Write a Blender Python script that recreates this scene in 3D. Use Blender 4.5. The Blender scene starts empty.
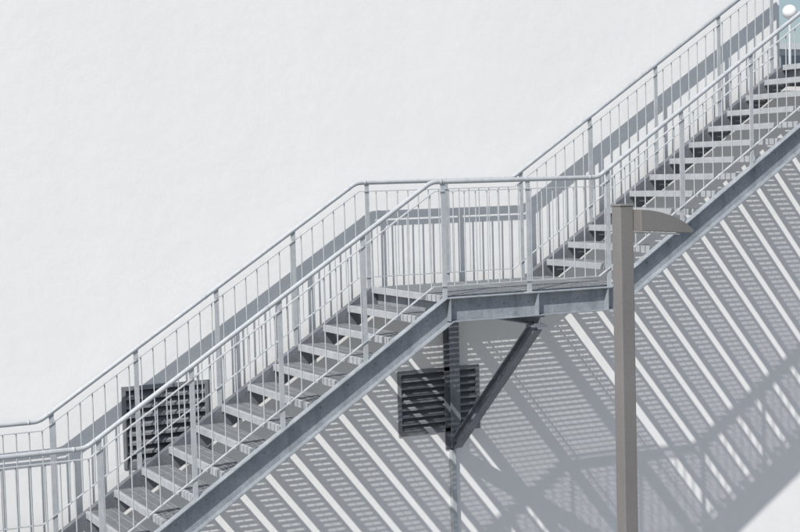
import bpy, math, random
from mathutils import Vector, Matrix
random.seed(4)
scene=bpy.context.scene
col=scene.collection

# ------------------------------------------------------------ dimensions
W=1.684; GAP=0.2; WY=W+GAP
RISE=0.18285; RUN=0.28517; S=RISE/RUN
L=1.90; R1=12*RUN
GROUND=-5.49-0.0
SH=0.12            # floor-line kinks sit 0.12 to the right of the rail kinks
RX=[-R1-1.9-18*RUN, -R1-1.9, -R1, 0.0, L, L+13*RUN, L+13*RUN+3.0]
FZ=[-30*RISE, -12*RISE, -12*RISE, 0, 0, 13*RISE, 13*RISE]
FLOOR=[(x+SH,z) for x,z in zip(RX,FZ)]

# ------------------------------------------------------------ materials
def new_mat(name):
    m=bpy.data.materials.new(name); m.use_nodes=True
    nt=m.node_tree; b=nt.nodes["Principled BSDF"]
    return m,nt,b
def noise(nt,scale,detail=4,rough=.6,vec=None):
    n=nt.nodes.new("ShaderNodeTexNoise"); n.inputs["Scale"].default_value=scale
    n.inputs["Detail"].default_value=detail; n.inputs["Roughness"].default_value=rough
    if vec: nt.links.new(vec,n.inputs["Vector"])
    return n
def coords(nt,scale=(1,1,1)):
    g=nt.nodes.new("ShaderNodeNewGeometry"); mp=nt.nodes.new("ShaderNodeMapping")
    mp.inputs["Scale"].default_value=scale
    nt.links.new(g.outputs["Position"],mp.inputs["Vector"]); return mp.outputs["Vector"]
def ramp(nt,fac,c0,c1,p0=.3,p1=.7):
    r=nt.nodes.new("ShaderNodeValToRGB"); e=r.color_ramp.elements
    e[0].position=p0; e[0].color=(*c0,1); e[1].position=p1; e[1].color=(*c1,1)
    nt.links.new(fac,r.inputs["Fac"]); return r.outputs["Color"]
def mix(nt,a,b,fac,mode='MULTIPLY'):
    m=nt.nodes.new("ShaderNodeMix"); m.data_type='RGBA'; m.blend_type=mode
    m.inputs["Factor"].default_value=fac
    nt.links.new(a,m.inputs["A"]); nt.links.new(b,m.inputs["B"]); return m.outputs["Result"]
def bump(nt,b,h,strength,dist):
    n=nt.nodes.new("ShaderNodeBump"); n.inputs["Strength"].default_value=strength
    n.inputs["Distance"].default_value=dist
    nt.links.new(h,n.inputs["Height"]); nt.links.new(n.outputs["Normal"],b.inputs["Normal"])

def metal(name,c0,c1,rough=.5,met=.3,scale=9,spangle=0):
    m,nt,b=new_mat(name); v=coords(nt)
    n1=noise(nt,scale,5,.65,v); n2=noise(nt,70,3,.6,v)
    c=ramp(nt,n1.outputs["Fac"],c0,c1)
    c2=ramp(nt,n2.outputs["Fac"],(.86,.86,.86),(1,1,1))
    cc=mix(nt,c,c2,1.0)
    if spangle:
        vo=nt.nodes.new("ShaderNodeTexVoronoi"); vo.inputs["Scale"].default_value=45
        nt.links.new(v,vo.inputs["Vector"])
        bw=nt.nodes.new("ShaderNodeRGBToBW"); nt.links.new(vo.outputs["Color"],bw.inputs[0])
        cc=mix(nt,cc,ramp(nt,bw.outputs[0],(.86,.87,.88),(1,1,1),.2,.8),1.0)
        stv=noise(nt,1.0,5,.65,coords(nt,(7,7,.8)))
        cc=mix(nt,cc,ramp(nt,stv.outputs["Fac"],(.80,.81,.82),(1,1,1),.36,.55),1.0)
    nt.links.new(cc,b.inputs["Base Color"])
    r=nt.nodes.new("ShaderNodeMapRange"); r.inputs["To Min"].default_value=rough-.1; r.inputs["To Max"].default_value=rough+.12
    nt.links.new(n1.outputs["Fac"],r.inputs["Value"]); nt.links.new(r.outputs["Result"],b.inputs["Roughness"])
    b.inputs["Metallic"].default_value=met
    return m
GALV=metal("galvanised_steel",(.40,.43,.45),(.52,.55,.57),.64,.15)
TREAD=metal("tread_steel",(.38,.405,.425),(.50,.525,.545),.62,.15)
GRATE=metal("grating_steel",(.25,.27,.287),(.36,.38,.398),.65,.12)  # darker than the nosings: shade of the tread gaps painted into the bars
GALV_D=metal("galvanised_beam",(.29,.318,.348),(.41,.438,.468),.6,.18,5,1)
GALV_F=metal("galvanised_beam_shaded",(.14,.155,.172),(.21,.226,.248),.65,.15,5,1)  # same beam steel, darkened: shade on the far stringer put into the colour
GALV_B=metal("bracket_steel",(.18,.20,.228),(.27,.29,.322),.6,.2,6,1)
LAMP=metal("lamp_paint",(.175,.168,.163),(.202,.194,.188),.5,.0,2)
LOUV=metal("louver_paint",(.20,.213,.232),(.27,.283,.302),.55,.1,6)
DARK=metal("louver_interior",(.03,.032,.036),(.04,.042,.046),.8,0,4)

def wall_mat():
    m,nt,b=new_mat("painted_render"); v=coords(nt)
    big=noise(nt,.35,4,.55,v); c=ramp(nt,big.outputs["Fac"],(.812,.814,.810),(.832,.834,.830))
    st=noise(nt,1.0,5,.6,coords(nt,(3,3,.25))); c2=ramp(nt,st.outputs["Fac"],(.988,.988,.988),(1,1,1),.35,.6)
    mot=noise(nt,14,4,.7,v); c3=ramp(nt,mot.outputs["Fac"],(.982,.982,.982),(1,1,1),.3,.65)
    nt.links.new(mix(nt,mix(nt,c,c2,1),c3,1),b.inputs["Base Color"])
    b.inputs["Roughness"].default_value=.85
    h=noise(nt,55,5,.7,v); h2=noise(nt,5,3,.5,v)
    a=nt.nodes.new("ShaderNodeMath"); a.operation='MULTIPLY_ADD'; a.inputs[1].default_value=2.5
    nt.links.new(h2.outputs["Fac"],a.inputs[0]); nt.links.new(h.outputs["Fac"],a.inputs[2])
    bump(nt,b,a.outputs[0],.35,.004)
    return m
WALL=wall_mat()
def simple(name,c0,c1,rough,scale=3):
    m,nt,b=new_mat(name); n=noise(nt,scale,6,.6,coords(nt))
    nt.links.new(ramp(nt,n.outputs["Fac"],c0,c1),b.inputs["Base Color"]); b.inputs["Roughness"].default_value=rough
    return m
GROUNDM=simple("concrete_paving",(.225,.225,.222),(.305,.305,.30),.9,1.5)
ROOFM=simple("roof_membrane",(.30,.30,.30),(.38,.38,.37),.9)
WHITEM=simple("white_gel_coat",(.78,.78,.78),(.82,.82,.82),.4)
FARB=simple("far_facade",(.50,.53,.56),(.58,.60,.62),.7,.4)
GLASS=simple("window_glass",(.06,.08,.1),(.09,.11,.14),.15)

# ------------------------------------------------------------ mesh builder
class MB:
    def __init__(s): s.v=[]; s.f=[]; s.sm=[]
    def hexa(s,p):
        n=len(s.v); s.v+= [tuple(q) for q in p]
        for f in ((3,2,1,0),(4,5,6,7),(0,1,5,4),(1,2,6,5),(2,3,7,6),(3,0,4,7)):
            s.f.append(tuple(n+i for i in f)); s.sm.append(False)
    def box(s,x0,x1,y0,y1,z0,z1):
        s.hexa([(x0,y0,z0),(x1,y0,z0),(x1,y1,z0),(x0,y1,z0),(x0,y0,z1),(x1,y0,z1),(x1,y1,z1),(x0,y1,z1)])
    def obox(s,c,ax,ay,az):
        c=Vector(c)
        s.hexa([c+a*ax+b*ay+d*az for d in(-1,1) for a,b in((-1,-1),(1,-1),(1,1),(-1,1))])
    def strip(s,nodes,o0,o1,y0,y1):
        ms=miters(nodes)
        for i in range(len(nodes)-1):
            a=nodes[i];b=nodes[i+1];ma=ms[i];mb=ms[i+1]
            P=lambda n,m,o,y:(n[0]+m[0]*o,y,n[1]+m[1]*o)
            s.hexa([P(a,ma,o0,y0),P(b,mb,o0,y0),P(b,mb,o0,y1),P(a,ma,o0,y1),
                    P(a,ma,o1,y0),P(b,mb,o1,y0),P(b,mb,o1,y1),P(a,ma,o1,y1)])
    def tube(s,pts,r,seg=10,side=Vector((0,1,0)),caps=True):
        pts=[Vector(p) for p in pts]; n0=len(s.v)
        for i,p in enumerate(pts):
            d0=(p-pts[i-1]).normalized() if i>0 else None
            d1=(pts[i+1]-p).normalized() if i<len(pts)-1 else None
            d=((d0 or d1)+(d1 or d0)).normalized()
            k=1/max(.3,d.dot(d1 or d0))
            a=d.cross(side).normalized(); b=a.cross(d).normalized()
            for j in range(seg):
                t=2*math.pi*j/seg; s.v.append(tuple(p+a*(math.cos(t)*r*k)+b*(math.sin(t)*r)))
        for i in range(len(pts)-1):
            for j in range(seg):
                q=n0+i*seg
                s.f.append((q+j,q+(j+1)%seg,q+seg+(j+1)%seg,q+seg+j)); s.sm.append(True)
        if caps:
            s.f.append(tuple(n0+j for j in range(seg))[::-1]); s.sm.append(False)
            e=n0+(len(pts)-1)*seg
            s.f.append(tuple(e+j for j in range(seg))); s.sm.append(False)
    def make(s,name,mat,parent=None,bevel=0):
        me=bpy.data.meshes.new(name); me.from_pydata(s.v,[],s.f); me.materials.append(mat)
        me.polygons.foreach_set("use_smooth",s.sm); me.update()
        import bmesh
        bm=bmesh.new(); bm.from_mesh(me); bmesh.ops.recalc_face_normals(bm,faces=bm.faces); bm.to_mesh(me); bm.free()
        o=bpy.data.objects.new(name,me); col.objects.link(o)
        if parent: o.parent=parent
        if bevel:
            b=o.modifiers.new("bevel",'BEVEL'); b.width=bevel; b.segments=2; b.limit_method='ANGLE'
        return o
def miters(nodes):
    out=[]
    def nrm(a,b):
        dx,dz=b[0]-a[0],b[1]-a[1]; l=math.hypot(dx,dz); return (-dz/l,dx/l)
    for i in range(len(nodes)):
        if i==0: out.append(nrm(nodes[0],nodes[1]))
        elif i==len(nodes)-1: out.append(nrm(nodes[-2],nodes[-1]))
        else:
            a=nrm(nodes[i-1],nodes[i]); b=nrm(nodes[i],nodes[i+1])
            m=(a[0]+b[0],a[1]+b[1]); l=math.hypot(*m); m=(m[0]/l,m[1]/l); k=1/(m[0]*a[0]+m[1]*a[1]); out.append((m[0]*k,m[1]*k))
    return out
def empty(name,loc=(0,0,0)):
    o=bpy.data.objects.new(name,None); col.objects.link(o); o.empty_display_size=.3; return o
def lerp_line(nodes,x):
    for (a,za),(b,zb) in zip(nodes,nodes[1:]):
        if a<=x<=b: return za+(zb-za)*(x-a)/(b-a)
    return nodes[0][1] if x<nodes[0][0] else nodes[-1][1]

# ------------------------------------------------------------ staircase
stair=empty("steel_staircase")
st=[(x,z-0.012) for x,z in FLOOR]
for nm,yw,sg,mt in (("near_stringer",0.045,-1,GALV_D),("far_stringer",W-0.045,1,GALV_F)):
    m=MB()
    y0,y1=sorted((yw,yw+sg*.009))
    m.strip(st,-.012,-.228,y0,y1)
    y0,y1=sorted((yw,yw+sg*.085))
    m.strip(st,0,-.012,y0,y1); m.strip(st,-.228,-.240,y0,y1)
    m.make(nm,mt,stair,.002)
m=MB()
for X in (.16,1.15,1.98,-R1-1.6,-R1-.1):
    z=lerp_line(FLOOR,X)-.024
    for y0,y1 in ((-.035,.036),(W-.036,W+.035)): m.box(X-.005,X+.005,y0,y1,z-.216,z)
m.make("beam_stiffeners",GALV_D,stair)

gr=MB(); pl=MB()
def grating(x0,x1,z,y0,y1,pitch=.034,rod=.1):
    y=y0+.018
    while y<y1-.012:
        dz=random.uniform(-.0006,.0006)
        gr.box(x0,x1,y-.002,y+.002,z-.040,z+dz); y+=pitch
    x=x0+.04
    while x<x1-.02:
        gr.box(x-.0025,x+.0025,y0,y1,z-.0055,z+.0012); x+=rod
def tread(xf,z):
    x0,x1=xf,xf+RUN+.012
    z+=random.uniform(-.002,.002)
    y0,y1=.052,W-.052
    pl.box(x0,x0+.004,y0,y1,z-.062,z+.001)
    pl.box(x0+.004,x0+.034,y0,y1,z-.004,z+.0022)
    gr.box(x1-.004,x1,y0,y1,z-.050,z)
    for a,b in((y0-.005,y0),(y1,y1+.005)): gr.box(x0,x1,a,b,z-.075,z)
    grating(x0+.004,x1-.004,z,y0,y1)
for seg in ((0,1),(2,3),(4,5)):
    n={0:18,2:12,4:13}[seg[0]]
    xs,zs=FLOOR[seg[0]]
    for j in range(1,n): tread(xs+j*RUN,zs+j*RISE)
for a,b in((1,2),(3,4),(5,6)):
    x0=FLOOR[a][0]; x1=FLOOR[b][0]+(.26 if b!=6 else 0); z=FLOOR[a][1]
    pl.box(x0,x0+.004,.052,W-.052,z-.062,z+.001); pl.box(x0+.004,x0+.034,.052,W-.052,z-.004,z+.0022)
    x=x0+.004
    while x<x1-.05:
        xe=min(x+1.0,x1)
        grating(x,xe,z,.052,W-.052); pl.box(xe-.004,xe,.052,W-.052,z-.042,z+.001); x=xe
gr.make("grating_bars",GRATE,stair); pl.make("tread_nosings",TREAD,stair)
m=MB()
for a,b in((1,2),(3,4),(5,6)):
    z=FLOOR[a][1]
    for X in (FLOOR[a][0]+.10,FLOOR[b][0]-.06):
        m.box(X-.03,X+.03,.056,W-.056,z-.19,z-.044)
m.make("landing_cross_beams",GALV_D,stair)
# wall bracket
m=MB()
BX=1.17
m.box(BX-.008,BX+.008,WY-.115,WY-.012,-1.84,-.25)
m.box(BX-.075,BX+.075,WY-.012,WY-.001,-1.88,-.25)
m.box(BX-.06,BX+.06,WY-.127,WY-.115,-1.84,-.25)
m.box(BX-.055,BX+.055,-.02,WY-.127,-.2685,-.2545)
m.box(BX-.006,BX+.006,-.02,WY-.127,-.33,-.2685)
m.box(BX-.055,BX+.055,-.02,WY-.127,-.342,-.33)
p0=Vector((BX,WY-.12,-1.80)); p1=Vector((BX,.06,-.36)); d=(p1-p0).normalized(); n=Vector((1,0,0)).cross(d)
sx=Vector((1,0,0))
m.obox((p0+p1)/2,d*(p1-p0).length/2,sx*.006,n*.045)
for s_ in(-1,1): m.obox((p0+p1)/2+n*s_*.051,d*(p1-p0).length/2,sx*.05,n*.006)
m.box(BX-.08,BX+.08,-.03,.12,-.366,-.3425)
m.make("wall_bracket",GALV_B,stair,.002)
m=MB()
for z in (-.4,-.8,-1.2,-1.6,-1.845):
    for s_ in(-1,1): m.tube([(BX+s_*.067,WY-.011,z),(BX+s_*.067,WY-.028,z)],.008,6,Vector((0,0,1)))
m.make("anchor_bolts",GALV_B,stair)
m=MB()
for X in (FLOOR[1][0]+.1,FLOOR[2][0]-.06):
    for y in(.1,W-.1):
        m.box(X-.05,X+.05,y-.05,y+.05,GROUND,FLOOR[1][1]-.19)
for y in(.1,W-.1): 
    X=FLOOR[6][0]-.1; m.box(X-.05,X+.05,y-.05,y+.05,GROUND,FLOOR[6][1]-.26)
m.make("support_columns",GALV_D,stair,.004)
m=MB()
m.box(BX-.03,BX+.03,WY-.055,WY-.006,GROUND+.012,-1.882); m.box(BX-.11,BX+.11,WY-.12,WY-.003,GROUND+.002,GROUND+.012)
m.make("bracket_support_leg",GALV,stair,.005)
# railings
RAIL=[(x,z+1.1) for x,z in zip(RX,FZ)]
def rnd(nodes,r=.06,k=4):
    out=[nodes[0]]
    for i in range(1,len(nodes)-1):
        p=Vector(nodes[i]); a=(Vector(nodes[i-1])-p).normalized(); b=(Vector(nodes[i+1])-p).normalized()
        A=p+a*r; B=p+b*r
        for j in range(k+1):
            t=j/k; out.append(tuple(A*(1-t)**2+p*2*t*(1-t)+B*t*t))
    out.append(nodes[-1]); return out
for nm,y in(("near_railing",0.0),("far_railing",W)):
    rn=RAIL if y==0 else RAIL[:6]
    m=MB()
    rr=rnd(rn)
    m.tube([(x,y,z) for x,z in rr],.0225,14)
    for (xa,za),(xb,zb) in zip(rn,rn[1:]):
        ln=math.hypot(xb-xa,zb-za)
        ts=[.10/ln,1-.10/ln]+([.5] if ln>3 else [])
        for t in ts:
            e=.012/ln
            q=lambda u:(xa+(xb-xa)*u,y,za+(zb-za)*u)
            m.tube([q(t-e),q(t+e)],.0243,14)
    m.strip(rn,-.088,-.096,y-.015,y+.015)
    bot=[(x,z-1.0) for x,z in rn]
    m.strip(bot,.004,-.004,y-.015,y+.015)
    x=rn[0][0]+.06
    while x<rn[-1][0]-.02:
        zt=lerp_line(rn,x); j=random.uniform(-.002,.002)
        m.tube([(x+j,y,zt-1.0),(x-j,y,zt-.1)],.0065,6,Vector((0,1,0)),False); x+=.125
    px=[]
    for a,b in zip(rn,rn[1:]):
        n=max(1,round((b[0]-a[0])/.94))
        for j in range(n): px.append(a[0]+(b[0]-a[0])*j/n)
    px.append(rn[-1][0]-.02)
    for x in px:
        x+=.12
        if x>rn[-1][0]: x=rn[-1][0]
        zt=lerp_line(rn,x); zb=lerp_line(FLOOR,x)-.02
        m.box(x-.023,x+.023,y-.006,y+.006,zb,zt-.012)
        for zz in (zt-.09,zt-1.0): m.tube([(x,y-.006,zz),(x,y-.016,zz)],.008,6,Vector((0,0,1)))
        if abs(lerp_line(FLOOR,x+.05)-lerp_line(FLOOR,x-.05))<.001: m.box(x-.045,x+.045,y-.035,y+.035,zb,zb+.012)
    m.make(nm,GALV,stair)
m=MB()
x=FLOOR[0][0]+.3
while x<FLOOR[5][0]:
    z=lerp_line(st,x)
    m.tube([(x,.036,z-.1),(x,.026,z-.1)],.008,6,Vector((0,0,1)))
    x+=RUN
m.make("stringer_bolts",GALV_D,stair)

# ------------------------------------------------------------ building
bld=empty("white_building")
NX=5.90; NZ=13*RISE+.0
vents=[("a",.53,1.53,-1.67,-.97),("b",-2.54,-1.64,-1.68,-.87)]
xs=sorted([-30,-2.54,-1.64,.53,1.53,NX,30]); zs=sorted([GROUND,-1.67,-1.68,-.97,-.87,NZ,9.0])
w=MB()
def hole(xa,xb,za,zb):
    xm=(xa+xb)/2;zm=(za+zb)/2
    if xm>NX and zm>NZ: return True
    return any(x0<xm<x1 and z0<zm<z1 for _,x0,x1,z0,z1 in vents)
idx={}
def V(x,z):
    if (x,z) not in idx: idx[(x,z)]=len(w.v); w.v.append((x,WY,z))
    return idx[(x,z)]
for i in range(len(xs)-1):
    for j in range(len(zs)-1):
        if hole(xs[i],xs[i+1],zs[j],zs[j+1]): continue
        w.f.append((V(xs[i],zs[j]),V(xs[i+1],zs[j]),V(xs[i+1],zs[j+1]),V(xs[i],zs[j+1]))); w.sm.append(False)
def quad(mb,*p):
    n=len(mb.v); mb.v+=list(p); mb.f.append(tuple(range(n,n+len(p)))); mb.sm.append(False)
for _,x0,x1,z0,z1 in vents:
    D=WY+.25
    quad(w,(x0,WY,z0),(x0,D,z0),(x0,D,z1),(x0,WY,z1)); quad(w,(x1,WY,z0),(x1,D,z0),(x1,D,z1),(x1,WY,z1))
    quad(w,(x0,WY,z0),(x1,WY,z0),(x1,D,z0),(x0,D,z0)); quad(w,(x0,WY,z1),(x1,WY,z1),(x1,D,z1),(x0,D,z1))
B=WY+40
quad(w,(NX,WY,NZ),(NX,B,NZ),(NX,B,9),(NX,WY,9)); quad(w,(-30,WY,GROUND),(-30,B,GROUND),(-30,B,9),(-30,WY,9))
quad(w,(30,WY,GROUND),(30,B,GROUND),(30,B,NZ),(30,WY,NZ))
quad(w,(-30,B,GROUND),(30,B,GROUND),(30,B,NZ),(NX,B,NZ),(NX,B,9),(-30,B,9))
w.make("walls",WALL,bld)
r=MB(); quad(r,(NX,WY,NZ),(30,WY,NZ),(30,B,NZ),(NX,B,NZ)); quad(r,(-30,WY,9),(NX,WY,9),(NX,B,9),(-30,B,9)); r.make("roof",ROOFM,bld)

def louver(name,x0,x1,z0,z1):
    e=empty(name); f=MB(); t=.035
    ya,yb=WY-.012,WY+.06
    f.box(x0-.01,x1+.01,ya,yb,z1-t,z1+.01); f.box(x0-.01,x1+.01,ya,yb,z0-.01,z0+t)
    f.box(x0-.01,x0+t,ya+.001,yb-.001,z0+t,z1-t); f.box(x1-t,x1+.01,ya+.001,yb-.001,z0+t,z1-t)
    f.make("frame",LOUV,e,.002)
    s=MB(); n=8; p=(z1-z0-2*t)/n
    for i in range(n):
        zc=z0+t+p*(i+.5)
        a=Vector((0,.07,.055)).normalized(); nn=Vector((1,0,0)).cross(a)
        s.obox(((x0+x1)/2,WY+.035,zc),Vector(((x1-x0)/2-t,0,0)),a*.042,nn*.002)
        s.box(x0+t,x1-t,WY-.003,WY+.0,zc-.047,zc-.022)
    s.make("blades",LOUV,e)
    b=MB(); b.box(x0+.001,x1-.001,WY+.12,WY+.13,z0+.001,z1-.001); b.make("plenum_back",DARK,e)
louver("wall_louver_vent",*vents[0][1:]); louver("wall_louver_vent",*vents[1][1:])

# ------------------------------------------------------------ street lamp
lamp=empty("street_lamp"); LX,LY=-.622,-4.0; LZ=.93
m=MB(); h=.054
m.box(LX-h,LX+h,LY-h,LY+h,GROUND+.02,LZ-.004); m.make("pole",LAMP,lamp,.006)
m=MB(); m.box(LX-h-.004,LX+h+.004,LY-h-.004,LY+h+.004,LZ-.0035,LZ+.012); m.make("pole_cap",LAMP,lamp,.003)
m=MB(); m.box(LX-.2,LX+.2,LY-.2,LY+.2,GROUND+.002,GROUND+.03)
for a in(-1,1):
    for b in(-1,1): m.tube([(LX+a*.15,LY+b*.15,GROUND+.03),(LX+a*.15,LY+b*.15,GROUND+.08)],.014,8,Vector((0,1,0)))
m.make("base_plate",LAMP,lamp)
m=MB()
prof=[(0,-.175),(.415,-.205),(.445,-.206),(.452,-.186),(.38,-.130),(.29,-.085),(.17,-.050),(.08,-.033),(0,-.026)]
n=len(prof); hw=.14
for y in(-hw,hw):
    for x,z in prof: m.v.append((LX+h+.003+x,LY+y,LZ+z))
m.f.append(tuple(range(n))); m.f.append(tuple(range(n,2*n))); m.sm+=[False]*2
for i in range(n): m.f.append((i,(i+1)%n,n+(i+1)%n,n+i)); m.sm.append(False)
m.make("luminaire_head",LAMP,lamp,.005)
m=MB(); m.obox((LX+.275,LY,LZ-.201),Vector((.14,0,-.0105)),Vector((0,.1,0)),Vector((0,0,.006))); m.make("lens",WHITEM,lamp)

# ------------------------------------------------------------ ground and distance
g=MB(); quad(g,(-2500,-2500,GROUND),(2500,-2500,GROUND),(2500,2500,GROUND),(-2500,2500,GROUND)); g.make("ground",GROUNDM)
fb=empty("distant_building"); m=MB(); m.box(30.5,52,44,60,GROUND,6.6); m.box(30.3,52.2,43.8,60.2,6.6,6.9); m.make("walls",FARB,fb)
m=MB()
for i in range(9):
    for j in range(4): m.box(31.5+i*2.2,32.9+i*2.2,43.93,43.99,GROUND+1.2+j*3,GROUND+2.8+j*3)
m.make("windows",GLASS,fb)
ra=empty("radome_mast"); m=MB(); m.tube([(27.7,26.5,NZ),(27.7,26.5,6.0)],.05,10,Vector((0,1,0))); m.make("mast",GALV,ra)
import bmesh
bm=bmesh.new(); bmesh.ops.create_uvsphere(bm,u_segments=24,v_segments=16,radius=.24)
for f in bm.faces: f.smooth=True
me=bpy.data.meshes.new("radome"); bm.to_mesh(me); bm.free(); me.materials.append(WHITEM)
o=bpy.data.objects.new("radome",me); o.location=(27.7,26.5,6.18); col.objects.link(o); o.parent=ra

# ------------------------------------------------------------ light
D=Vector((1.40,1.0,-1.75)).normalized()
sd=bpy.data.lights.new("sun",'SUN'); sd.energy=4.7; sd.angle=math.radians(.5); sd.color=(1,.972,.935)
so=bpy.data.objects.new("sun",sd); so.rotation_euler=D.to_track_quat('-Z','Y').to_euler(); so.location=(-10,-10,15); col.objects.link(so)
wd=bpy.data.worlds.new("World"); scene.world=wd; wd.use_nodes=True; nt=wd.node_tree
sky=nt.nodes.new("ShaderNodeTexSky"); sky.sky_type='NISHITA'; sky.sun_disc=False
sky.sun_elevation=math.asin(-D.z); sky.sun_rotation=math.atan2(-D.x,-D.y)
sky.dust_density=1.3
nt.links.new(sky.outputs[0],nt.nodes["Background"].inputs[0]); nt.nodes["Background"].inputs[1].default_value=.088

# ------------------------------------------------------------ camera
yaw,pitch,roll=.4653,.0627,-.0258
f=Vector((math.sin(yaw)*math.cos(pitch),math.cos(yaw)*math.cos(pitch),-math.sin(pitch)))
r0=Vector((math.cos(yaw),-math.sin(yaw),0)); u0=r0.cross(f)
rr=r0*math.cos(roll)+u0*math.sin(roll); uu=-math.sin(roll)*r0+math.cos(roll)*u0
M=Matrix((( rr.x,uu.x,-f.x,-6.7005),(rr.y,uu.y,-f.y,-12.6383),(rr.z,uu.z,-f.z,1.2064),(0,0,0,1)))
cd=bpy.data.cameras.new("camera"); cd.sensor_width=36; cd.lens=1501.7/800*36; cd.clip_end=6000
co=bpy.data.objects.new("camera",cd); co.matrix_world=M; col.objects.link(co); scene.camera=co
scene.view_settings.view_transform='Standard'; scene.view_settings.look='None'; scene.view_settings.exposure=0
